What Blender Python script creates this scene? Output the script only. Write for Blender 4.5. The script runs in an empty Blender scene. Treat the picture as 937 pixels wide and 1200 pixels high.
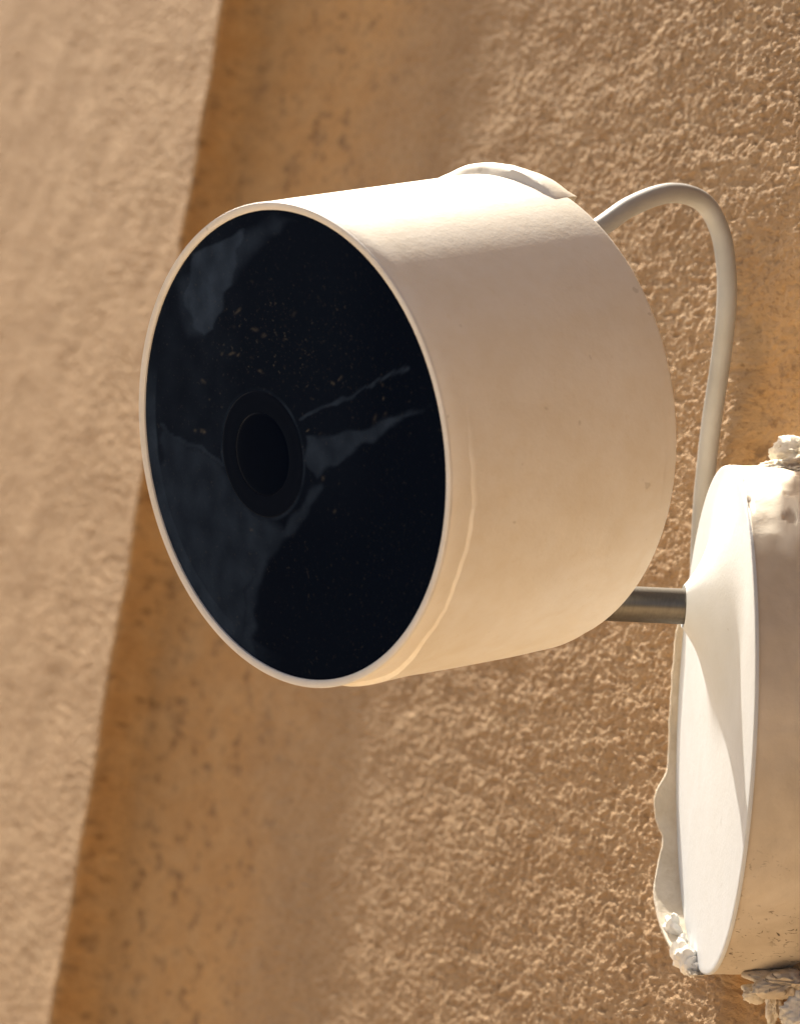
import bpy, math
import numpy as np
from mathutils import Vector, Matrix

# ------------------------------------------------------------------ frame of reference
# "cam mm": x right, y up, z towards the viewer, millimetres, origin in the plane of the housing's front.
F_PX, DIST = 4839.0, 530.0
ROLL = math.radians(9.46)
H = 1.9                                   # height of the optical axis above the ground (m)
EX = np.array([math.cos(ROLL), -math.sin(ROLL), 0.0])   # world X in the cam frame
EZ = np.array([math.sin(ROLL), math.cos(ROLL), 0.0])    # world Z in the cam frame

def W(p):
    p = np.asarray(p, float)
    return np.stack([p @ EX, -p[..., 2], p @ EZ + H * 1000.0], -1) / 1000.0

def WD(d):
    d = np.asarray(d, float)
    return np.stack([d @ EX, -d[..., 2], d @ EZ], -1)

def px(x, y, z):
    """point of the 937x1200 frame at depth z (cam mm)"""
    k = (DIST - z) / F_PX
    return np.array([(x - 468.5) * k, (600.0 - y) * k, z])

def unit(v):
    v = np.asarray(v, float)
    return v / np.linalg.norm(v)

scene = bpy.context.scene
col = scene.collection

# ------------------------------------------------------------------ camera
cd = bpy.data.cameras.new('camera')
cam = bpy.data.objects.new('camera', cd)
col.objects.link(cam)
cd.sensor_fit = 'HORIZONTAL'
cd.sensor_width = 36.0
cd.lens = 36.0 * F_PX / 937.0
cd.clip_start = 0.02
cd.clip_end = 500.0
cd.dof.use_dof = True
cd.dof.focus_distance = (DIST + 22.0) / 1000.0
cd.dof.aperture_fstop = 58.0
m = Matrix.Identity(4)
cx, cy, cz = WD(np.array([1., 0, 0])), WD(np.array([0, 1., 0])), WD(np.array([0, 0, 1.]))
for i in range(3):
    m[i][0], m[i][1], m[i][2] = cx[i], cy[i], cz[i]
m.translation = Vector(W(np.array([0, 0, DIST])))
cam.matrix_world = m
scene.camera = cam

# ------------------------------------------------------------------ sun and sky
S_CAM = unit([-0.18, 0.70, -0.68])        # towards the sun
S = WD(S_CAM)
ELEV = math.asin(S[2])
AZ = math.atan2(S[0], S[1])
world = bpy.data.worlds.new('World')
scene.world = world
world.use_nodes = True
wn = world.node_tree
wn.nodes.clear()
sky = wn.nodes.new('ShaderNodeTexSky')
sky.sky_type = 'NISHITA'
sky.sun_disc = False
sky.sun_elevation = ELEV
sky.sun_rotation = AZ
sky.dust_density = 3.5
sky.air_density = 0.3
sky.ozone_density = 0.1
bg = wn.nodes.new('ShaderNodeBackground')
bg.inputs['Strength'].default_value = 0.11
wo = wn.nodes.new('ShaderNodeOutputWorld')
wn.links.new(sky.outputs[0], bg.inputs[0])
wn.links.new(bg.outputs[0], wo.inputs[0])

sd = bpy.data.lights.new('sun', 'SUN')
sd.energy = 5.0
sd.angle = math.radians(0.8)
sd.color = (1.0, 0.975, 0.94)
sun = bpy.data.objects.new('sun', sd)
col.objects.link(sun)
sun.location = (0, 0, 4)
sun.rotation_euler = Vector(S).to_track_quat('Z', 'Y').to_euler()

vs = scene.view_settings
scene.display_settings.display_device = 'sRGB'
vs.view_transform = 'Standard'
vs.look = 'None'
vs.gamma = 1.0
vs.use_curve_mapping = False
vs.exposure = 1.16
vs.use_white_balance = True
vs.white_balance_temperature = 7500
vs.white_balance_tint = 9
scene.cycles.max_bounces = 8
scene.cycles.diffuse_bounces = 5

# ------------------------------------------------------------------ noise in numpy
_rng = np.random.RandomState(7)
_perm = _rng.permutation(512)
_perm = np.concatenate([_perm, _perm, _perm])
_ga = _rng.rand(512) * 2 * np.pi
_gx, _gy = np.cos(_ga), np.sin(_ga)

def perlin(x, y, seed=0):
    x = np.asarray(x, float) + seed * 37.31
    y = np.asarray(y, float) + seed * 17.77
    xi = np.floor(x).astype(int); yi = np.floor(y).astype(int)
    xf = x - xi; yf = y - yi
    u = xf ** 3 * (xf * (xf * 6 - 15) + 10); v = yf ** 3 * (yf * (yf * 6 - 15) + 10)
    def g(ix, iy, dx, dy):
        h = _perm[_perm[ix & 511] + (iy & 511)]
        return _gx[h] * dx + _gy[h] * dy
    a = g(xi, yi, xf, yf); b = g(xi + 1, yi, xf - 1, yf)
    c = g(xi, yi + 1, xf, yf - 1); d = g(xi + 1, yi + 1, xf - 1, yf - 1)
    return (a + u * (b - a) + v * ((c - a) + u * (a - b - c + d))) * 1.5

def smooth(a, b, x):
    t = np.clip((x - a) / (b - a), 0, 1)
    return t * t * (3 - 2 * t)

# ------------------------------------------------------------------ material helpers
class Nodes:
    def __init__(self, name):
        self.mat = bpy.data.materials.new(name)
        self.mat.use_nodes = True
        self.t = self.mat.node_tree
        self.b = self.t.nodes['Principled BSDF']
        self.out = self.t.nodes['Material Output']
    def n(self, kind, **kw):
        nd = self.t.nodes.new(kind)
        for k, v in kw.items():
            if k in nd.bl_rna.properties: setattr(nd, k, v)
            else: nd.inputs[k].default_value = v
        return nd
    def l(self, a, b): self.t.links.new(a, b)
    def noise(self, vec, scale, detail=4, rough=0.55, dist=0.0):
        nd = self.n('ShaderNodeTexNoise', Scale=scale, Detail=detail, Roughness=rough, Distortion=dist)
        self.l(vec, nd.inputs['Vector'])
        return nd.outputs['Fac']
    def ramp(self, fac, stops):
        nd = self.n('ShaderNodeValToRGB')
        el = nd.color_ramp.elements
        while len(el) < len(stops): el.new(0.5)
        for e, (p, c) in zip(el, stops):
            e.position = p
            e.color = (c, c, c, 1) if isinstance(c, (int, float)) else (*c, 1)
        self.l(fac, nd.inputs[0])
        return nd.outputs[0]
    def mix(self, fac, a, b, mode='MIX'):
        nd = self.n('ShaderNodeMix', data_type='RGBA', blend_type=mode)
        for s, v in ((nd.inputs[0], fac), (nd.inputs[6], a), (nd.inputs[7], b)):
            if hasattr(v, 'is_output'): self.l(v, s)
            elif isinstance(v, (int, float)): s.default_value = v
            else: s.default_value = (*v, 1)
        return nd.outputs[2]
    def math(self, op, a, b=0.0, clamp=False):
        nd = self.n('ShaderNodeMath', operation=op, use_clamp=clamp)
        for s, v in ((nd.inputs[0], a), (nd.inputs[1], b)):
            if hasattr(v, 'is_output'): self.l(v, s)
            else: s.default_value = v
        return nd.outputs[0]
    def attr(self, name): return self.n('ShaderNodeAttribute', attribute_name=name).outputs['Fac']
    def geo(self): return self.n('ShaderNodeNewGeometry').outputs['Position']
    def bump(self, h, dist, strength=1.0):
        nd = self.n('ShaderNodeBump', Strength=strength, Distance=dist)
        self.l(h, nd.inputs['Height'])
        self.l(nd.outputs[0], self.b.inputs['Normal'])

def plastic(name, base, grime, rough=0.42, stain=0.5):
    q = Nodes(name)
    p = q.geo()
    n1 = q.noise(p, 60, 5, 0.6, 0.4)
    n2 = q.noise(p, 700, 4, 0.65)
    f = q.math('MULTIPLY', q.ramp(n1, [(0.42, 0.0), (0.75, 1.0)]), stain)
    c = q.mix(f, base, grime)
    mo = q.noise(p, 260, 5, 0.65)
    c = q.mix(q.math('MULTIPLY', q.ramp(mo, [(0.4, 0.0), (0.72, 1.0)]), 0.32), c, grime)
    sp = q.ramp(n2, [(0.62, 0.0), (0.70, 1.0)])
    c = q.mix(q.math('MULTIPLY', sp, 0.22), c, grime)
    dk = q.ramp(q.noise(p, 420, 2, 0.5), [(0.735, 0.0), (0.765, 1.0)])
    c = q.mix(q.math('MULTIPLY', dk, 0.35), c, tuple(v * 0.55 for v in grime))
    q.l(c, q.b.inputs['Base Color'])
    q.l(q.math('ADD', q.math('MULTIPLY', n1, 0.2), rough - 0.1), q.b.inputs['Roughness'])
    q.b.inputs['IOR'].default_value = 1.45
    n3 = q.noise(p, 2600, 3, 0.6)
    q.bump(q.math('ADD', n2, q.math('MULTIPLY', n3, 0.5)), 0.00006, 0.7)
    return q.mat

M_HOUSING = plastic('white_housing_plastic', (0.83, 0.79, 0.71), (0.72, 0.63, 0.48), 0.66, 0.4)
M_RIM = plastic('white_rim_plastic', (0.74, 0.72, 0.68), (0.60, 0.55, 0.47), 0.55, 0.4)
M_FILM = plastic('aged_film', (0.83, 0.79, 0.71), (0.70, 0.60, 0.44), 0.5, 0.45)
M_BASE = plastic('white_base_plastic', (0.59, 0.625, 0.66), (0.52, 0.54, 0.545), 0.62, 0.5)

def m_cable():
    q = Nodes('pale_grey_cable_rubber'); p = q.geo()
    c = q.mix(q.ramp(q.noise(p, 90, 4), [(0.4, 0.0), (0.7, 1.0)]), (0.41, 0.405, 0.385), (0.33, 0.32, 0.295))
    q.l(c, q.b.inputs['Base Color']); q.b.inputs['Roughness'].default_value = 0.55
    q.bump(q.noise(p, 1500, 3), 0.00003, 0.6)
    return q.mat
M_CABLE = m_cable()

def m_steel():
    q = Nodes('brushed_dull_steel'); p = q.geo()
    mp = q.n('ShaderNodeMapping'); q.l(p, mp.inputs[0]); mp.inputs['Scale'].default_value = (3000, 3000, 200)
    n = q.noise(mp.outputs[0], 1, 3)
    q.l(q.mix(n, (0.11, 0.10, 0.085), (0.20, 0.18, 0.15)), q.b.inputs['Base Color'])
    q.b.inputs['Metallic'].default_value = 1.0
    q.b.inputs['Roughness'].default_value = 0.36
    return q.mat
M_STEEL = m_steel()

def m_glass():
    q = Nodes('black_front_glass')
    s = q.attr('reflection_smear'); k = q.attr('speck')
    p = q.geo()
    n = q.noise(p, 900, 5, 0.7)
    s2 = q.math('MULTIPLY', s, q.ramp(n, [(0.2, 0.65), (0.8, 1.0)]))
    c = q.mix(s2, (0.0012, 0.0034, 0.0100), (0.052, 0.084, 0.140))  # blue-grey tone carries painted reflections as well as smears
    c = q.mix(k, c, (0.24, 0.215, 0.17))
    d1 = q.ramp(q.noise(p, 1500, 3, 0.6), [(0.63, 0.0), (0.76, 1.0)])
    d2 = q.ramp(q.noise(p, 3200, 2, 0.5), [(0.66, 0.0), (0.76, 1.0)])
    dd = q.math('MULTIPLY', q.math('ADD', q.math('MULTIPLY', d1, 0.30), q.math('MULTIPLY', d2, 0.22)), q.attr('dust'), True)
    c = q.mix(dd, c, (0.15, 0.14, 0.12))
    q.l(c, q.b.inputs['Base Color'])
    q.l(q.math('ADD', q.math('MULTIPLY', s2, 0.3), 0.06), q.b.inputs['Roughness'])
    q.b.inputs['IOR'].default_value = 1.10
    return q.mat
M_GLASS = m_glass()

def m_plain(name, c, rough, ior=1.45):
    q = Nodes(name); p = q.geo()
    q.l(q.mix(q.noise(p, 800, 4), tuple(v * 0.85 for v in c), tuple(min(1, v * 1.15) for v in c)), q.b.inputs['Base Color'])
    q.b.inputs['Roughness'].default_value = rough
    q.b.inputs['IOR'].default_value = ior
    return q.mat
M_LENSRING = m_plain('matte_black_lens_ring', (0.0022, 0.0046, 0.0115), 0.4, 1.09)
M_LENS = m_plain('dark_lens_glass', (0.0010, 0.0028, 0.0085), 0.12, 1.09)

def m_stucco():
    q = Nodes('tan_stucco')
    mp = q.n('ShaderNodeMapping'); q.l(q.geo(), mp.inputs[0]); mp.inputs['Scale'].default_value = (0.6, 0.42, 1.0)
    p = mp.outputs[0]
    band = q.attr('band')
    big = q.noise(p, 14, 4, 0.6)
    mid = q.noise(p, 130, 5, 0.65, 0.5)
    fine = q.noise(p, 620, 5, 0.7)
    c = q.mix(q.ramp(mid, [(0.3, 0.0), (0.7, 1.0)]), (0.325, 0.195, 0.096), (0.415, 0.272, 0.150))
    c = q.mix(q.math('MULTIPLY', q.ramp(fine, [(0.45, 0.0), (0.75, 1.0)]), 0.6), c, (0.50, 0.365, 0.228))
    grit = q.noise(p, 1300, 3, 0.6)
    c = q.mix(q.math('MULTIPLY', q.ramp(grit, [(0.56, 0.0), (0.68, 1.0)]), 0.7), c, (0.17, 0.098, 0.048))
    c = q.mix(q.math('MULTIPLY', q.ramp(big, [(0.35, 0.0), (0.7, 1.0)]), 0.35), c, (0.34, 0.205, 0.10))
    # smoother plaster of the band, its shade painted in as ochre, with dark specks
    o = q.mix(q.ramp(big, [(0.3, 0.0), (0.7, 1.0)]), (0.43, 0.235, 0.090), (0.55, 0.318, 0.130))
    sp = q.ramp(q.noise(p, 330, 4, 0.6, 0.3), [(0.55, 0.0), (0.66, 1.0)])
    o = q.mix(q.math('MULTIPLY', q.ramp(fine, [(0.4, 0.0), (0.7, 1.0)]), 0.3), o, (0.30, 0.17, 0.075))
    o = q.mix(q.math('MULTIPLY', sp, 0.8), o, (0.15, 0.075, 0.03))
    sp2 = q.ramp(q.noise(p, 95, 3, 0.5), [(0.64, 0.0), (0.74, 1.0)])
    o = q.mix(q.math('MULTIPLY', sp2, 0.45), o, (0.25, 0.13, 0.06))
    o = q.mix(q.math('MULTIPLY', q.ramp(mid, [(0.42, 0.0), (0.62, 1.0)]), 0.5), o, (0.50, 0.315, 0.15))
    o = q.mix(q.math('MULTIPLY', q.ramp(grit, [(0.54, 0.0), (0.66, 1.0)]), 0.45), o, (0.20, 0.10, 0.04))
    c = q.mix(band, c, o)
    q.l(c, q.b.inputs['Base Color'])
    q.b.inputs['Roughness'].default_value = 0.9
    q.b.inputs['Specular IOR Level'].default_value = 0.25
    q.bump(q.math('ADD', q.math('MULTIPLY', grit, 0.5), fine), 0.0011, 0.65)
    return q.mat
M_STUCCO = m_stucco()

def m_box():
    q = Nodes('weathered_beige_paint')
    p = q.geo()
    chip = q.attr('chip')
    big = q.noise(p, 45, 5, 0.6, 0.6)
    fine = q.noise(p, 500, 5, 0.65)
    c = q.mix(q.ramp(big, [(0.3, 0.0), (0.7, 1.0)]), (0.47, 0.395, 0.305), (0.66, 0.575, 0.465))
    c = q.mix(q.math('MULTIPLY', q.ramp(fine, [(0.5, 0.0), (0.8, 1.0)]), 0.3), c, (0.68, 0.60, 0.49))
    mp = q.n('ShaderNodeMapping'); q.l(p, mp.inputs[0]); mp.inputs['Scale'].default_value = (1.0, 0.7, 1.6)
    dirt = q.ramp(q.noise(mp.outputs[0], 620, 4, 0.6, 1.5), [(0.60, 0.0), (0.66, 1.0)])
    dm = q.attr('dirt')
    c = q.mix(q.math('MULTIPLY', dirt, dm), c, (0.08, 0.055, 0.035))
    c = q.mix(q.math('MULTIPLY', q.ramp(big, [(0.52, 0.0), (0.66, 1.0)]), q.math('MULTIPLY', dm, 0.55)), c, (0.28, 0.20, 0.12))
    c = q.mix(chip, c, (0.80, 0.74, 0.62))
    q.l(c, q.b.inputs['Base Color'])
    q.b.inputs['Roughness'].default_value = 0.6
    q.bump(q.math('ADD', big, q.math('MULTIPLY', fine, 0.3)), 0.0005, 0.5)
    return q.mat
M_BOX = m_box()

def m_plaster(name, a, b, d):
    q = Nodes(name); p = q.geo()
    n = q.noise(p, 260, 5, 0.7, 0.5); f = q.noise(p, 900, 4, 0.7)
    c = q.mix(q.ramp(n, [(0.35, 0.0), (0.65, 1.0)]), a, b)
    c = q.mix(q.ramp(f, [(0.60, 0.0), (0.75, 1.0)]), c, d)
    q.l(c, q.b.inputs['Base Color']); q.b.inputs['Roughness'].default_value = 0.85
    q.b.inputs['Specular IOR Level'].default_value = 0.2
    q.bump(q.math('ADD', n, f), 0.0002, 0.5)
    return q.mat
M_PLASTER = m_plaster('crumbling_white_plaster', (0.66, 0.58, 0.46), (0.82, 0.77, 0.68), (0.42, 0.32, 0.21))
M_FLAKE = m_plaster('peeling_cream_paint', (0.56, 0.49, 0.39), (0.66, 0.60, 0.51), (0.50, 0.42, 0.31))
M_CRUMB = m_plaster('broken_white_plaster', (0.78, 0.75, 0.68), (0.86, 0.85, 0.82), (0.70, 0.64, 0.54))

def m_ground(name, a, b):
    q = Nodes(name); p = q.geo()
    q.l(q.mix(q.noise(p, 3, 5), a, b), q.b.inputs['Base Color'])
    q.b.inputs['Roughness'].default_value = 0.9
    return q.mat

# ------------------------------------------------------------------ mesh helpers
def link_mesh(name, verts_w, faces, mat, parent=None, loc=None, attrs=None, smooth_angle=35):
    """verts_w in world metres; quads as an array or a list of faces"""
    verts_w = np.asarray(verts_w, float)
    if parent is not None: org = np.array(parent['_org'])
    else: org = np.array(loc if loc is not None else verts_w.mean(0))
    v = verts_w - org
    me = bpy.data.meshes.new(name)
    if isinstance(faces, np.ndarray):
        nf = len(faces)
        me.vertices.add(len(v)); me.vertices.foreach_set('co', v.astype(np.float32).ravel())
        me.loops.add(nf * 4); me.loops.foreach_set('vertex_index', faces.astype(np.int32).ravel())
        me.polygons.add(nf); me.polygons.foreach_set('loop_start', np.arange(nf, dtype=np.int32) * 4)
        me.update(calc_edges=True)
    else:
        me.from_pydata([tuple(a) for a in v], [], faces); me.update()
    me.polygons.foreach_set('use_smooth', np.ones(len(me.polygons), bool))
    if smooth_angle: me.set_sharp_from_angle(angle=math.radians(smooth_angle))
    for k, a in (attrs or {}).items():
        at = me.attributes.new(k, 'FLOAT', 'POINT'); at.data.foreach_set('value', np.asarray(a, np.float32))
    me.materials.append(mat)
    o = bpy.data.objects.new(name, me)
    col.objects.link(o)
    if parent is not None:
        o.parent = parent
        o['_org'] = [float(x) for x in org]
    else:
        o.location = org
    return o

def grid_faces(nu, nv, wrap_v=False):
    i = np.arange(nu - 1)[:, None]
    j = np.arange(nv if wrap_v else nv - 1)[None, :]
    j2 = (j + 1) % nv
    a = i * nv + j; b = i * nv + j2; c = (i + 1) * nv + j2; d = (i + 1) * nv + j
    return np.stack([a, b, c, d], -1).reshape(-1, 4)

def thing(name, label, cat, loc):
    o = bpy.data.objects.new(name, None)
    o.empty_display_size = 0.02
    col.objects.link(o)
    o.location = loc
    o['label'] = label; o['category'] = cat
    o['_org'] = [float(x) for x in loc]
    return o

def frame(n):
    n = unit(n); u = unit(np.array([0, 1., 0]) - n[1] * n); v = np.cross(u, n)
    return n, u, v           # n axis, u image-up, v towards viewer/right

def lathe(profile, c, n, seg=128, wob=None):
    """profile list of (r, h along n); closed at the axis when r == 0"""
    n, u, v = frame(n)
    t = np.linspace(0, 2 * np.pi, seg, endpoint=False)
    ring = np.cos(t)[:, None] * v + np.sin(t)[:, None] * u
    P = []
    for r, h in profile:
        P.append(np.asarray(c) + n * h + ring * max(r, 1e-4))
    P = np.array(P)
    return P.reshape(-1, 3), grid_faces(len(profile), seg, True)

def tube(path, rad, seg=24):
    path = np.asarray(path, float); N = len(path)
    rad = np.broadcast_to(rad, (N,))
    T = np.gradient(path, axis=0); T /= np.linalg.norm(T, axis=1)[:, None]
    a = unit(np.cross(T[0], [0.3, 0.2, 1])); P = []
    t = np.linspace(0, 2 * np.pi, seg, endpoint=False)
    for i in range(N):
        a = unit(a - T[i] * (a @ T[i])); b = np.cross(T[i], a)
        P.append(path[i] + rad[i] * (np.cos(t)[:, None] * a + np.sin(t)[:, None] * b))
    return np.array(P).reshape(-1, 3), grid_faces(N, seg, True)

def spline(pts, n=12):
    pts = np.asarray(pts, float); P = np.vstack([2 * pts[0] - pts[1], pts, 2 * pts[-1] - pts[-2]]); out = []
    for i in range(1, len(P) - 2):
        for k in range(n):
            t = k / n
            a, b, c, d = P[i - 1:i + 3]
            out.append(0.5 * ((2 * b) + (c - a) * t + (2 * a - 5 * b + 4 * c - d) * t * t + (3 * b - a - 3 * c + d) * t ** 3))
    out.append(pts[-1])
    return np.array(out)

# ------------------------------------------------------------------ unseen ground: paving sized to bounce warm light, dark beyond for the glass
M_BOUNCE_PAVING = m_ground('bounce_sandy_paving', (0.62, 0.465, 0.30), (0.69, 0.53, 0.355))
M_UNSEEN_GROUND = m_ground('unseen_dark_asphalt', (0.040, 0.040, 0.042), (0.055, 0.054, 0.054))
def sheet(name, x0, x1, y0, y1, z, mat):
    o = link_mesh(name, [(x0, y0, z), (x1, y0, z), (x1, y1, z), (x0, y1, z)], [(0, 1, 2, 3)], mat, loc=(0, 0, z))
    o['kind'] = 'structure'
    return o
sheet('unseen_dark_ground', -200, 200, -200, 200, 0.0, M_UNSEEN_GROUND)
sheet('bounce_pavement', -1.6, 5.0, -9.0, 4.0, 0.004, M_BOUNCE_PAVING)

# ------------------------------------------------------------------ the stucco wall
# plan curve (world X, Y in mm), walked from right (near) to left (far)
TH_R, TH_L = 71.4, 74.8
EDGE_PX = 158.0                     # frame column of the arris at mid height
def plan_curve(L0):
    a = math.radians(TH_R)
    start = np.array([44.7, 69.0]) - np.array([-math.cos(a), math.sin(a)]) * 420.0
    segs = [(420.0 + L0, TH_R, TH_R), (60.0, TH_R, 69.2), (26.0, 69.2, 65.5), (8.5, 65.5, -8.0), (1.8, -8.0, -15.0), (2.4, -15.0, TH_L), (1100.0, TH_L, TH_L)]
    return start, segs
def edge_px(L0):
    st, sg = plan_curve(L0); x, y = st
    for L, a0, a1 in sg[:-1]:
        for k in range(40):
            a = math.radians(a0 + (a1 - a0) * (k + .5) / 40); x -= math.cos(a) * L / 40; y += math.sin(a) * L / 40
    return 468.5 + x / math.cos(ROLL) * F_PX / (DIST + y)
lo, hi = 40.0, 500.0
for _ in range(40):
    mid_ = (lo + hi) / 2
    if edge_px(mid_) > EDGE_PX: lo = mid_
    else: hi = mid_
start, segs = plan_curve(lo)
# cumulative description: theta(s)
sb = [0.0]; th = []
for L, a0, a1 in segs:
    sb.append(sb[-1] + L); th.append((a0, a1))
S_END = sb[-1]
S_EDGE = sb[-2]                      # where the left face begins
S_COVE = sb[3]
sf = np.concatenate([
    np.linspace(0, 335, 60, endpoint=False),
    np.arange(335, S_COVE - 2, 0.46),
    np.arange(S_COVE - 2, S_EDGE + 3, 0.16),
    np.arange(S_EDGE + 3, S_EDGE + 110, 0.6), np.arange(S_EDGE + 110, S_EDGE + 340, 1.1),
    S_EDGE + 340 + np.linspace(0, 1, 30) ** 1.8 * (S_END - S_EDGE - 340)])
def theta_at(s):
    out = np.zeros_like(s)
    for k, (a0, a1) in enumerate(th):
        msk = (s >= sb[k]) & (s <= sb[k + 1] + 1e-9)
        out[msk] = a0 + (a1 - a0) * (s[msk] - sb[k]) / (sb[k + 1] - sb[k])
    return np.radians(out)
tm = theta_at((sf[1:] + sf[:-1]) / 2); ds = np.diff(sf)
PX_ = start[0] + np.concatenate([[0], np.cumsum(-np.cos(tm) * ds)])
PY_ = start[1] + np.concatenate([[0], np.cumsum(np.sin(tm) * ds)])
thv = theta_at(sf)
NX, NY = -np.sin(thv), -np.cos(thv)
g = np.linspace(0, 1, 26)[1:] ** 1.7
hf = np.arange(-126, 126.01, 0.28)
hf = np.concatenate([(-126 - g * (H * 1000 - 126 + 10))[::-1], hf, 126 + g * 1300])
SS, HH = np.meshgrid(sf, hf, indexing='ij')
wx = SS + 2.4 * perlin(SS / 6.0, HH / 2.6, 1) + 0.8 * perlin(SS / 2.4, HH / 1.1, 17)
wy = HH + 1.0 * perlin(SS / 6.0, HH / 2.6, 2) + 0.35 * perlin(SS / 2.4, HH / 1.1, 18)
cc = wx / 3.2 + wy / 1.7                                   # across / along the leaning trowel flakes
ll = -wx / 3.2 + wy / 1.7
f1 = perlin(cc * 0.92, ll * 0.46, 3)
f2 = perlin(cc * 1.5 + 5, ll * 0.85, 7)
f3 = perlin(SS / 1.9 + 0.8 * f1, HH / 0.85 + 0.8 * f2, 4)
b1 = perlin(wx / 8.0, wy / 3.6, 5)
b2 = perlin(SS / 1.5, HH / 0.62, 6)
gate = smooth(-0.35, 0.35, perlin(SS / 11.0, HH / 5.0, 10))
big = perlin(SS / 42.0, HH / 26.0, 8) + 0.5 * perlin(SS / 18.0, HH / 10.0, 9)
crest = np.maximum(1 - 2.4 * np.abs(f1), 0) ** 2.4                      # curled lips left by the trowel
crest2 = np.maximum(1 - 2.4 * np.abs(f2 + 0.1), 0) ** 2.4
pits = smooth(0.35, 0.75, perlin(SS / 3.6, HH / 1.6, 14))
tex = (0.30 * crest * gate + 0.26 * crest2 * (1 - 0.5 * gate) + 0.20 * f2 + 0.22 * f3 + 0.26 * b1 + 0.20 * b2 - 0.42 * pits)
band_m = smooth(S_COVE - 125, S_COVE - 45, SS + 18 * perlin(SS / 40, HH / 30, 12)) * (SS < S_EDGE - 0.6)
leftm = smooth(S_EDGE - 0.8, S_EDGE + 1.5, SS)
rough_run = 1 - 0.45 * smooth(S_COVE - 300, S_COVE - 110, SS + 20 * perlin(SS / 50, HH / 40, 13))
amp = 0.66 * (1 - 0.50 * band_m) * rough_run
tl = 0.22 * perlin(wx / 6.0, wy / 2.0, 15) + 0.30 * perlin(SS / 4.4, HH / 1.25, 16) + 0.22 * perlin(SS / 2.4, HH / 0.7, 25) + 0.15 * (1 - 2 * np.abs(perlin(cc * 0.7, ll * 0.5, 28)))
# dents added to shade the wall beside the cable and under the box
kq = F_PX / (DIST + PY_[:, None])
hx = PX_[:, None] * math.cos(ROLL) + HH * math.sin(ROLL); hy = -PX_[:, None] * math.sin(ROLL) + HH * math.cos(ROLL)
qx = 468.5 + hx * kq; qy = 600 - hy * kq
qx = qx + 10 * perlin(SS / 14, HH / 8, 19); qy = qy + 14 * perlin(SS / 14, HH / 8, 20)
shade_dent = smooth(852, 876, qx) * smooth(235, 440, qy) * (1 - smooth(560, 640, qy)) * (1 - smooth(985, 1120, qx))
shade_dent2 = smooth(838, 862, qx) * smooth(1135, 1160, qy) * (1 - smooth(1320, 1420, qy)) * (1 - smooth(985, 1120, qx))
amp = amp * (1 - 0.12 * np.maximum(shade_dent, shade_dent2))
fade = smooth(-190, -127, HH) * (1 - smooth(127, 190, HH)) * smooth(330, 350, SS) * (1 - smooth(S_EDGE + 260, S_EDGE + 335, SS))
disp = fade * ((1 - leftm) * amp * tex + leftm * 0.40 * tl) + 0.30 * big * fade * (1 - 0.7 * band_m) + 0.45 * (perlin(HH / 18.0, HH * 0 + 0.3, 57) + 0.25 * perlin(HH / 5.0, HH * 0 + 0.7, 58)) * np.exp(-((SS - S_EDGE + 1.5) / 7.0) ** 2) * fade - 2.6 * shade_dent * fade - 1.5 * shade_dent2 * fade
vx = PX_[:, None] + NX[:, None] * disp
vy = PY_[:, None] + NY[:, None] * disp
vz = H * 1000 + HH
WV = np.stack([vx, vy, vz], -1) / 1000.0
wall = thing('stucco_wall', 'tan stucco wall with a smooth band in ochre-tinted shade, behind the mounted camera', 'wall', (float(PX_[-1]) / 2000, 0.3, 0.0))
nh = len(hf)
cutA = int(np.searchsorted(sf, S_COVE - 75)); cutB = int(np.searchsorted(sf, S_EDGE - 0.6))
for nm, a, b in (('stucco_face', 0, cutA), ('shade_tint_band', cutA, cutB), ('stucco_face', cutB, len(sf) - 1)):
    blk = WV[a:b + 1].reshape(-1, 3)
    fc = grid_faces(b + 1 - a, nh)[:, ::-1]
    o = link_mesh(nm, blk, fc, M_STUCCO, wall, attrs={'band': np.clip(band_m + 0.65 * np.maximum(shade_dent, shade_dent2), 0, 1)[a:b + 1].ravel()}, smooth_angle=0)  # ochre shade tint is painted over the dents too
    if nm == 'shade_tint_band': o['label'] = 'smooth plaster band between the rough faces, its shade tinted ochre'

# ------------------------------------------------------------------ the security camera
N_H = unit([-0.7559, -0.1393, 0.6397])
C_H = np.array([-14.43, 8.41, 0.0])
nH, uH, vH = frame(N_H)
R_F, R_B, L_H = 31.46, 32.02, 38.8
N_D = unit([-0.9962, 0.0467, 0.0728])
nD, uD, vD = frame(N_D)
C_D = np.array([42.53, -28.18, -31.0])
R_D = 34.54
HUB = C_D + uD * 15.2 + vD * 4.0
HUB_H = 5.4

camera_root = thing('security_camera', 'round white security camera with black glass front on a short steel stem', 'security camera', W(C_D))

# housing shell: lip, outer skin, rounded back
prof = [(R_F - 1.9, -3.0), (R_F - 1.9, -0.75), (R_F - 1.75, -0.55)]
prof_h = [(R_F - 0.35, -0.40), (R_F - 0.03, -0.46), (R_F, -0.52), (R_F, -2.6)]
for k in range(1, 13):
    h = -2.6 - (L_H - 3.4) * k / 12
    prof_h.append((R_F + (R_B - R_F) * (-h / L_H), h))
for k in range(1, 7):
    a = k / 6 * math.pi / 2
    prof_h.append((R_B - 0.8 + 0.8 * math.cos(a), -L_H + 0.8 - 0.8 * math.sin(a)))
prof_h += [(R_B * 0.6, -L_H), (0, -L_H)]
V, Fc = lathe(prof_h, C_H, N_H, 192)
housing = link_mesh('housing', W(V), Fc[:, ::-1], M_HOUSING, camera_root)

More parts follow.
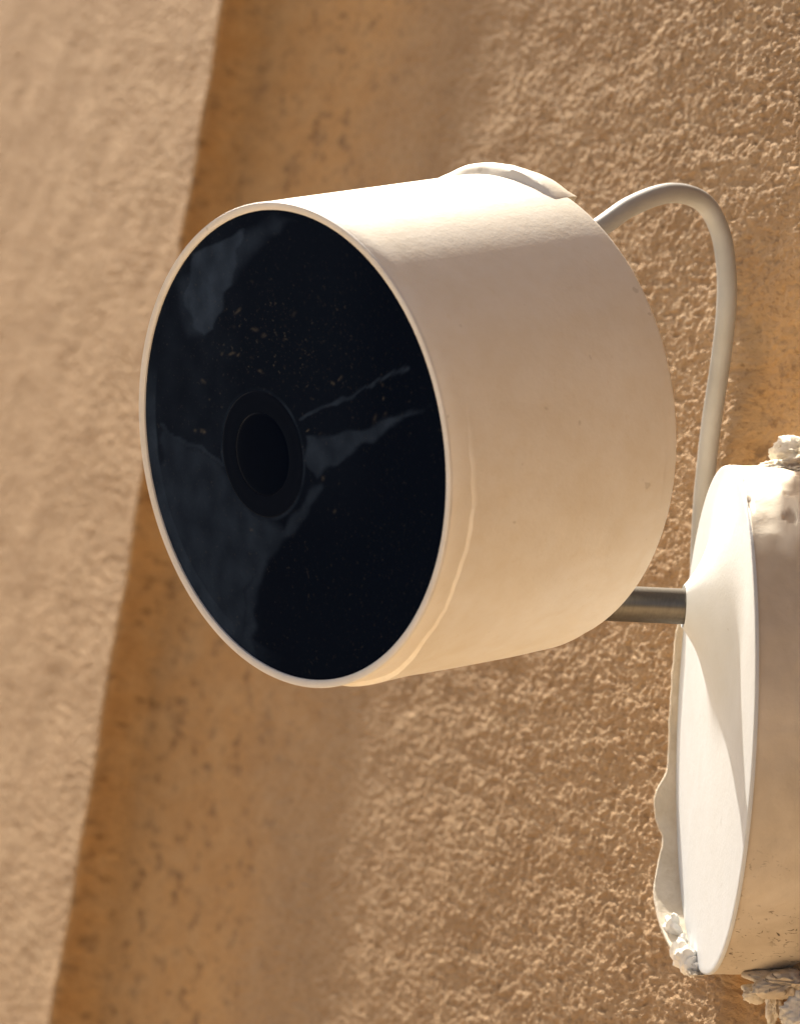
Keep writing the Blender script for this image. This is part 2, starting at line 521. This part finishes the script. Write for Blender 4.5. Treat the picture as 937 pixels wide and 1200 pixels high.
# front rim
rim_w = 1.02
prof_r = [(R_F - 0.35, -0.60), (R_F - 0.03, -0.44), (R_F, -0.16), (R_F - 0.05, -0.05), (R_F - 0.16, 0.0),
          (R_F - rim_w + 0.2, -0.05), (R_F - rim_w, -0.2), (R_F - rim_w - 0.02, -2.2)]
V, Fc = lathe(prof_r, C_H, N_H, 192)
link_mesh('front_rim', W(V), Fc[:, ::-1], M_RIM, camera_root)

# glass: polar sheet with painted reflections and wiped smears
def poly_sd(P, poly):
    poly = np.asarray(poly, float); x, y = P[:, 0], P[:, 1]
    d = np.full(len(P), 1e9); ins = np.zeros(len(P), bool)
    for i in range(len(poly)):
        a, b = poly[i], poly[(i + 1) % len(poly)]
        ab = b - a; t = np.clip(((x - a[0]) * ab[0] + (y - a[1]) * ab[1]) / (ab @ ab), 0, 1)
        d = np.minimum(d, np.hypot(x - a[0] - ab[0] * t, y - a[1] - ab[1] * t))
        c = ((a[1] > y) != (b[1] > y)) & (x < (b[0] - a[0]) * (y - a[1]) / (b[1] - a[1] + 1e-12) + a[0])
        ins ^= c
    return np.where(ins, d, -d)
def line_d(P, line):
    d = np.full(len(P), 1e9)
    for a, b in zip(line[:-1], line[1:]):
        a = np.array(a, float); b = np.array(b, float); ab = b - a
        t = np.clip(((P - a) @ ab) / (ab @ ab), 0, 1)
        d = np.minimum(d, np.linalg.norm(P - a - ab * t[:, None], axis=1))
    return d
R_G = R_F - rim_w + 0.05
G0 = C_H + nH * (-0.45)
# lens: raised ring and a dark domed lens in the middle of the glass
def on_glass(x, y):
    d = unit(px(x, y, 0) - np.array([0, 0, DIST])); o = np.array([0, 0, DIST])
    return o + d * (((G0 - o) @ nH) / (d @ nH))
LC = on_glass(309, 532)
LOFF = LC - G0
rr = np.linspace(0, R_G, 150); NS = 420
tt = np.linspace(0, 2 * np.pi, NS, endpoint=False)
gx = rr[:, None] * np.cos(tt); gy = rr[:, None] * np.sin(tt)
dome = 0.25 * (1 - (rr / R_G) ** 2)[:, None] * np.ones_like(gx)
GV = G0 + gx[..., None] * vH + gy[..., None] * uH + dome[..., None] * nH
GV = GV.reshape(-1, 3)
kk = F_PX / (DIST - GV[:, 2])
Q = np.stack([468.5 + GV[:, 0] * kk, 600 - GV[:, 1] * kk], -1)        # layout of painted reflections and dirt, fixed to the glass
wob = np.stack([perlin(Q[:, 0] / 22, Q[:, 1] / 22, 21), perlin(Q[:, 0] / 22, Q[:, 1] / 22, 22)], -1) * 5
wob += np.stack([perlin(Q[:, 0] / 7, Q[:, 1] / 7, 23), perlin(Q[:, 0] / 7, Q[:, 1] / 7, 24)], -1) * 0.7
Qw = Q + wob
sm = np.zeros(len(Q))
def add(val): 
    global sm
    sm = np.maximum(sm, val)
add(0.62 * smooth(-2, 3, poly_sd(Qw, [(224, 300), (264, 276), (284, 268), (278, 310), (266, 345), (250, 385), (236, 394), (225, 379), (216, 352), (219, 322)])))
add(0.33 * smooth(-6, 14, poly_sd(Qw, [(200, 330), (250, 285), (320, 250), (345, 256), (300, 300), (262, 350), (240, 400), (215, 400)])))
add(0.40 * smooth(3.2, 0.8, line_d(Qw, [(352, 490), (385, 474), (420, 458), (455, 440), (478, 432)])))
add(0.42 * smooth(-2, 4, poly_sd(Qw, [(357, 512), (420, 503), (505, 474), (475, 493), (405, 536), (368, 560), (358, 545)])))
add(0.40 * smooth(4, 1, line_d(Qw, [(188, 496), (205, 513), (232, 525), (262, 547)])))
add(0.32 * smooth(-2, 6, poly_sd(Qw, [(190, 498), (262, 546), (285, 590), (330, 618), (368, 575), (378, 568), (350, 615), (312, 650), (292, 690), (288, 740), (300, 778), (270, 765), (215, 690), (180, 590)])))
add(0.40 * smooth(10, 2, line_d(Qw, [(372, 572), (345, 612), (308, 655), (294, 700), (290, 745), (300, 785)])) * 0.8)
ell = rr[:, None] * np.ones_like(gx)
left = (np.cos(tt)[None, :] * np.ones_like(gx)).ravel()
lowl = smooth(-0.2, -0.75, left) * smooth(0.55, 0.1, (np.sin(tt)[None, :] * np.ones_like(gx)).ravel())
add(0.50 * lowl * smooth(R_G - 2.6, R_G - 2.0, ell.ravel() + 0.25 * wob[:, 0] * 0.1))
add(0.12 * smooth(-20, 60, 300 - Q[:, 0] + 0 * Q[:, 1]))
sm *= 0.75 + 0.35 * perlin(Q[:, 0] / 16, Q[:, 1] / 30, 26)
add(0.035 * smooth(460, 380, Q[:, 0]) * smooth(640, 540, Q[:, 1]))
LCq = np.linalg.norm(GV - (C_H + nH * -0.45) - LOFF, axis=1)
add(0.30 * smooth(0.42, 0.10, np.abs(LCq - 8.5)) * (0.55 + 0.5 * perlin(Q[:, 0] / 25, Q[:, 1] / 25, 47)))  # pale outline of the lens ring, put into the glass colour
sk = np.zeros(len(Q))
rs = np.random.RandomState(11)
spk = [(276, 364, 4, .55), (300, 385, 5, .5), (308, 392, 4, .5), (345, 368, 4, .3), (272, 413, 3.5, .75), (260, 414, 2.5, .6), (278, 414, 2.5, .7), (304, 436, 3, .6),
       (390, 447, 3.5, .8), (398, 443, 3, .8), (241, 446, 4, .5), (236, 504, 4.5, .7), (228, 503, 3, .5), (244, 468, 2, .6), (396, 388, 1.8, .6), (448, 452, 2.5, .5), (447, 468, 2.2, .6),
       (376, 560, 4, .45), (391, 601, 4, .4), (293, 620, 3, .4), (360, 505, 3, .6), (296, 330, 2, .3), (335, 398, 3, .4), (440, 490, 5, .3), (452, 486, 4, .3)]
for _ in range(110):
    a = rs.normal([325, 405], [55, 45]); spk.append((a[0], a[1], rs.uniform(0.7, 2.2), rs.uniform(.05, .25)))
for _ in range(60):
    a = rs.uniform([190, 260], [500, 780]); spk.append((a[0], a[1], rs.uniform(0.8, 1.6), rs.uniform(.05, .25)))
for x, y, r, v in spk:
    an = rs.uniform(0, 3.14); dx, dy = Qw[:, 0] - x, Qw[:, 1] - y
    e = np.hypot((dx * math.cos(an) + dy * math.sin(an)), (dy * math.cos(an) - dx * math.sin(an)) * 1.8)
    sk = np.maximum(sk, v * 0.75 * smooth(r * 1.5, 0, e) * (0.6 + 0.6 * perlin(Q[:, 0] / 2.2, Q[:, 1] / 2.2, 44)))
sk = np.clip(sk, 0, 1) * 0.6
dust = 0.38 + np.exp(-(((Q[:, 0] - 325) / 85) ** 2 + ((Q[:, 1] - 405) / 62) ** 2)) * (0.7 + 0.5 * perlin(Q[:, 0] / 28, Q[:, 1] / 28, 46))
glass = link_mesh('front_glass', W(GV), grid_faces(150, NS, True), M_GLASS, camera_root, attrs={'reflection_smear': np.clip(sm, 0, 1), 'speck': sk, 'dust': dust})
glass['label'] = 'glossy black glass front with painted reflections and dust smears'

ring = []
for r, h in [(8.3, 0.2), (8.2, 0.27), (8.05, 0.285), (7.6, 0.28), (7.2, 0.265), (6.9, 0.285), (6.3, 0.29), (5.8, 0.28), (5.5, 0.265), (5.45, 0.2)]:
    ring.append((r, h))
V, Fc = lathe(ring, LC, N_H, 96)
link_mesh('lens_ring', W(V), Fc[:, ::-1], M_LENSRING, glass)
V, Fc = lathe([(5.5, 0.22)] + [(5.4 * math.cos(a), 0.26 + 0.25 * math.sin(a)) for a in np.linspace(0, math.pi / 2, 10)], LC, N_H, 96)
link_mesh('lens', W(V), Fc[:, ::-1], M_LENS, glass)

# film wrapped round the lower half of the housing
na, nl = 150, 70
A = np.radians(np.linspace(-175, 22, na)); 
Ls = np.linspace(0, 1, nl)
Vf = []
for j, a in enumerate(A):
    deg = math.degrees(a)
    lift = (0.38 + 0.3 * float(smooth(-50, -85, deg))) * float(smooth(22, -25, deg)) * float(smooth(-175, -165, deg)) + 0.0
    front = 3.2 + 0.5 * perlin(deg / 18.0, 0.3, 31) + 0.22 * perlin(deg / 4.0, 0.7, 32) + 2.2 * smooth(-50, -85, deg)
    back = 36.3 + 0.4 * perlin(deg / 15.0, 4.3, 33)
    for k, t in enumerate(Ls):
        h = front + (back - front) * t
        rad = R_F + (R_B - R_F) * h / L_H
        wav = 0.10 * perlin(deg / 14.0 + h / 30.0, h / 9.0, 34) * lift / 0.42
        off = -0.10 + lift + wav
        if k == 0: off = -0.12
        Vf.append(C_H - nH * h + (rad + off) * (math.cos(a) * vH + math.sin(a) * uH))
link_mesh('protective_film', W(np.array(Vf)), grid_faces(na, nl), M_FILM, camera_root)['label'] = 'yellowed film wrapped round the lower half of the housing'

# loose lifted end of the film on top of the housing, near the back
nt, cs_ = 44, [(35.2, -0.15), (35.6, 0.45), (36.0, 0.85), (36.6, 1.0), (37.8, 0.95), (39.0, 0.6), (39.6, -0.1), (39.2, -0.9)]
Vf = []
for i in range(nt):
    t = i / (nt - 1)
    a = math.radians(104 + (60 - 104) * t)
    arch = 1.3 * math.sin(math.pi * t) ** 0.75 if 0 < t < 1 else 0.0
    for k, (h, q) in enumerate(cs_):
        hh = h + 0.25 * perlin(t * 6, 0.4 * k, 41) + 0.9 * (t - 0.5)
        rad = R_B + 0.0 + (q * arch if q > 0 else q) * (1 + 0.12 * perlin(t * 9, k * 0.7, 42))
        Vf.append(C_H - nH * hh + rad * (math.cos(a) * vH + math.sin(a) * uH))
flap = link_mesh('lifted_film_end', W(np.array(Vf)), grid_faces(nt, len(cs_))[:, ::-1], M_FILM, camera_root)
flap['label'] = 'loose end of the film arching off the top rear edge of the housing'

# stem
A1 = HUB + nD * (HUB_H - 1.2)
hit = ((C_H - nH * L_H - A1) @ nH) / (nD @ nH)
V, Fc = lathe([(0, -0.5), (2.42, -0.5), (2.42, hit * 0.5), (2.42, hit + 2.0), (0, hit + 2.0)], A1, nD, 48)
link_mesh('stem', W(V), Fc[:, ::-1], M_STEEL, camera_root)
# collar on the housing's back where the stem goes in
V, Fc = lathe([(4.6, hit - 0.2), (4.6, hit + 3), (0, hit + 3)], A1, nD, 48)

# base plate with a flared hub
N, U, Vv = nD, uD, vD
nr, na = 46, 200
tt2 = np.linspace(0, 2 * np.pi, na, endpoint=False)
Vb = []
hubx, huby = 4.0, 15.2
def hub_h(x, y):
    d = np.hypot(x - hubx, y - huby)
    return HUB_H * np.exp(-np.clip(d - 2.9, 0, None) / 6.2) * smooth(20, 9, d)
rows = np.concatenate([np.linspace(0, R_D - 0.9, nr)])
NRAD = 120
xs = []
# radial fan about the hub out to the rim
fr = np.concatenate([[2.44 / 30, 2.45 / 30], np.linspace(2.6 / 30, 1, NRAD)])
P = []
for qi, q in enumerate(fr):
    for a in tt2:
        dx, dy = math.cos(a), math.sin(a)
        # distance from hub to the rim along this direction
        b = huby * dy + hubx * dx; c = huby ** 2 + hubx ** 2 - (R_D - 0.22) ** 2
        dmax = -b + math.sqrt(b * b - c)
        d = 2.44 + (dmax - 2.44) * ((q * 30 - 2.44) / (30 - 2.44)) ** 1.5
        x, y = hubx + dx * d, huby + dy * d
        hh = hub_h(x, y)
        if qi == 0: hh -= 2.6
        elif d < 3.0: hh = HUB_H - 0.35 * ((3.0 - d) / 0.56) ** 2 if d < 3.0 else hh
        P.append(C_D + Vv * x + U * y + N * hh)
for r, h in [(R_D - 0.10, -0.03), (R_D - 0.02, -0.10), (R_D, -0.18), (R_D, -0.50), (R_D - 0.6, -0.6)]:
    for a in tt2:
        # continue along the same spokes
        dx, dy = math.cos(a), math.sin(a); b = huby * dy + hubx * dx; c = huby ** 2 + hubx ** 2 - r ** 2
        d = -b + math.sqrt(b * b - c)
        P.append(C_D + Vv * (hubx + dx * d) + U * (huby + dy * d) + N * h)
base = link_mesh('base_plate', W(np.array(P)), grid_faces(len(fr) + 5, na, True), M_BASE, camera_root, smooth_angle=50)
base['label'] = 'round white base plate with a flared hub for the stem'

# ------------------------------------------------------------------ round mounting box behind the base plate
box = thing('mounting_box', 'thick round beige painted box fixing the camera base to the wall', 'mounting box', W(C_D - nD * 45))
nb, na = 150, 360
ta = np.linspace(0, 2 * np.pi, na, endpoint=False)
hb = np.concatenate([np.linspace(-0.3, -14, 90, endpoint=False), np.linspace(-14, -75, 60)])
AA, HB = np.meshgrid(ta, hb)
arc = AA * R_D
rad = R_D - 0.22 + 0.16 * perlin(arc / 9, HB / 9, 51) + 0.10 * perlin(arc / 3.0, HB / 3.0, 52)
tilt = np.sin(AA)                        # +1 on top
# torn paint near the top edge
flk = smooth(0.0, 0.12, 0.6 * perlin(arc / 3.2, HB / 2.6, 53) + 0.42) * smooth(0.66, 0.74, tilt + 0.05 * perlin(arc / 3, HB / 3, 55)) * smooth(-9, -6, HB + 2 * perlin(arc / 4, HB / 4, 56))
rad = rad + 0.30 * flk
rad[0] = R_D - 0.6
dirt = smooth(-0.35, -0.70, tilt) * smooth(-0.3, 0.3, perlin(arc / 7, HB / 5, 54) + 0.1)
pos = C_D + nD * HB[..., None] + rad[..., None] * (np.cos(AA)[..., None] * vD + np.sin(AA)[..., None] * uD)
link_mesh('painted_side', W(pos.reshape(-1, 3)), grid_faces(nb, na, True)[:, ::-1][:, ::-1], M_BOX, box, attrs={'chip': (flk * 0.9).ravel(), 'dirt': dirt.ravel()}, smooth_angle=0)

def P_u(T, Pn):
    return np.sin(T) * np.cos(Pn) + 0.6 * np.cos(T), np.sin(T) * np.sin(Pn) - 0.5 * np.cos(T)

def lump(name, c, size, mat, parent, seed, rough=0.25, n=28):
    th_ = np.linspace(0, np.pi, n); ph = np.linspace(0, 2 * np.pi, 2 * n, endpoint=False)
    T, Pn = np.meshgrid(th_, ph, indexing='ij')
    d = np.stack([np.sin(T) * np.cos(Pn), np.sin(T) * np.sin(Pn), np.cos(T)], -1)
    e = d * 1.1 + seed
    r = 1 + rough * (perlin(e[..., 0] + e[..., 2] * .7, e[..., 1] - e[..., 2] * .6, seed) + 0.3 * perlin(e[..., 0] * 1.3 - e[..., 2] * 1.1, e[..., 1] * 1.3 + e[..., 2] * 1.0, seed + 1))
    ax = np.array(size)
    g_ = 0.34 * rough * perlin(P_u(T, Pn)[0] * 9, P_u(T, Pn)[1] * 9, seed + 4) if n >= 12 else 0.0
    P = np.asarray(c) + (d * (r + g_)[..., None]) * ax
    z0 = np.zeros(n * 2 * n)
    return link_mesh(name, W(P.reshape(-1, 3)), grid_faces(n, 2 * n, True)[:, ::-1], mat, parent, smooth_angle=28 if n < 12 else 0, attrs={'chip': z0, 'dirt': z0 + 0.7})

# plaster squeezed out between box and wall, above and below
def on_wall(x, y, out=0.0):
    """point of the rough right-hand wall seen at a frame position, raised by out mm"""
    a = math.radians(TH_R); nw = WD_inv(np.array([-math.sin(a), -math.cos(a), 0.0]))
    p0 = W_inv(np.array([44.7, 69.0, H * 1000.0])); o = np.array([0, 0, DIST]); d = unit(px(x, y, 0) - o)
    return o + d * (((p0 - o) @ nw) / (d @ nw)) + nw * out
def WD_inv(w): return EX * w[0] + EZ * w[2] - np.array([0, 0, 1.0]) * w[1]
def W_inv(w): return EX * w[0] + EZ * (w[2] - H * 1000.0) - np.array([0, 0, 1.0]) * w[1]
lump('plaster_lump', px(946, 531, -43), (3.8, 2.6, 6), M_PLASTER, box, 61, 0.5, 40)
lump('plaster_lump', px(925, 549, -36), (4.5, 1.2, 5), M_PLASTER, box, 64, 0.5, 36)
lump('plaster_lump', px(897, 552, -33), (3.6, 0.8, 3), M_PLASTER, box, 67, 0.5, 30)
lump('plaster_lump', on_wall(964, 1190, 0.0), (4.6, 3.6, 2.8), M_PLASTER, box, 71, 0.5, 40)
lump('plaster_lump', on_wall(918, 1146, -1.0), (5.5, 2.2, 6), M_BOX, box, 74, 0.35, 36)
lump('plaster_lump', on_wall(893, 1163, 0.3), (2.3, 1.2, 2.0), M_PLASTER, box, 77, 0.6, 30)
lump('plaster_lump', on_wall(909, 1178, 0.5), (1.0, 2.3, 1.6), M_PLASTER, box, 80, 0.6, 30)

# peeling paint standing off the far edge of the plate
ev = [(-0.0, 36), (735, 5), (760, 7), (800, 8), (850, 8), (900, 9), (925, 10), (938, 20), (955, 25), (975, 24), (1000, 15), (1030, 24), (1055, 30), (1080, 30), (1105, 24), (1125, 15), (1140, 4)]
ys = np.linspace(735, 1141, 130); wd = np.interp(ys, [e[0] for e in ev[1:]], [e[1] for e in ev[1:]])
wd = np.convolve(np.pad(wd, 3, 'edge'), np.ones(5) / 5, 'same')[3:-3]
nk = 14; Vp = []
for y, w in zip(ys, wd):
    # angle on the rim (far side) whose image row is y
    best = None
    vv = (845 - y) / 8.3
    sn = float(np.clip(vv / R_D, -0.999, 0.999)); cs = -math.sqrt(1 - sn * sn)
    radial = cs * vD + sn * uD
    for k in range(nk):
        t = k / (nk - 1)
        wv = perlin(y / 26.0, t * 1.5, 81) * 0.6 + perlin(y / 7.0, t * 3, 82) * 0.25
        out = 0.15 + 0.9 * math.sin(t * 2.4) * (0.4 + w / 30.0) + 0.5 * wv * t
        Vp.append(C_D + radial * (R_D + out * 0.6) + nD * (-1.6 + (1.6 + w / 8.1) * t + 0.25 * wv * t))
fl = link_mesh('paint_flake', W(np.array(Vp)), grid_faces(len(ys), nk), M_FLAKE, box, smooth_angle=0)
md = fl.modifiers.new('thickness', 'SOLIDIFY'); md.thickness = 0.0004; md.offset = 0
fl['label'] = 'curled cream paint film standing off the far edge of the base'
rs = np.random.RandomState(5)
for i, (x, y, s) in enumerate([(787, 1086, 1.5), (797, 1114, 1.4), (803, 1125, 1.6), (811, 1134, 1.2), (799, 1104, 0.8)]):
    sn = float(np.clip((845 - y) / 8.3 / R_D, -0.985, 0.985)); z = -31 - R_D * math.sqrt(1 - sn * sn) + 1.5
    lump('plaster_crumb', px(x, y, z), (s * 0.9, s * 1.2, s), M_CRUMB, box, 90 + 3 * i, 0.6, 9)

# ------------------------------------------------------------------ cable
path = spline([px(600, 350, -31), px(640, 305, -36), px(700, 268, -42), px(740, 241, -47), px(785, 226, -53), px(822, 236, -58), px(843, 270, -60), px(851, 320, -60.5),
               px(850, 370, -61), px(843, 430, -63), px(834, 490, -65), px(827, 550, -67), px(822, 610, -68), px(820, 680, -67), px(826, 740, -62)], 14)
V, Fc = tube(path, 1.44, 28)
cable = link_mesh('power_cable', W(V), Fc[:, ::-1], M_CABLE, loc=W(path[0]))
cable['label'] = 'pale grey cable looping from the camera housing down behind the round base'
cable['category'] = 'cable'

for o in scene.objects:
    if '_org' in o: del o['_org']
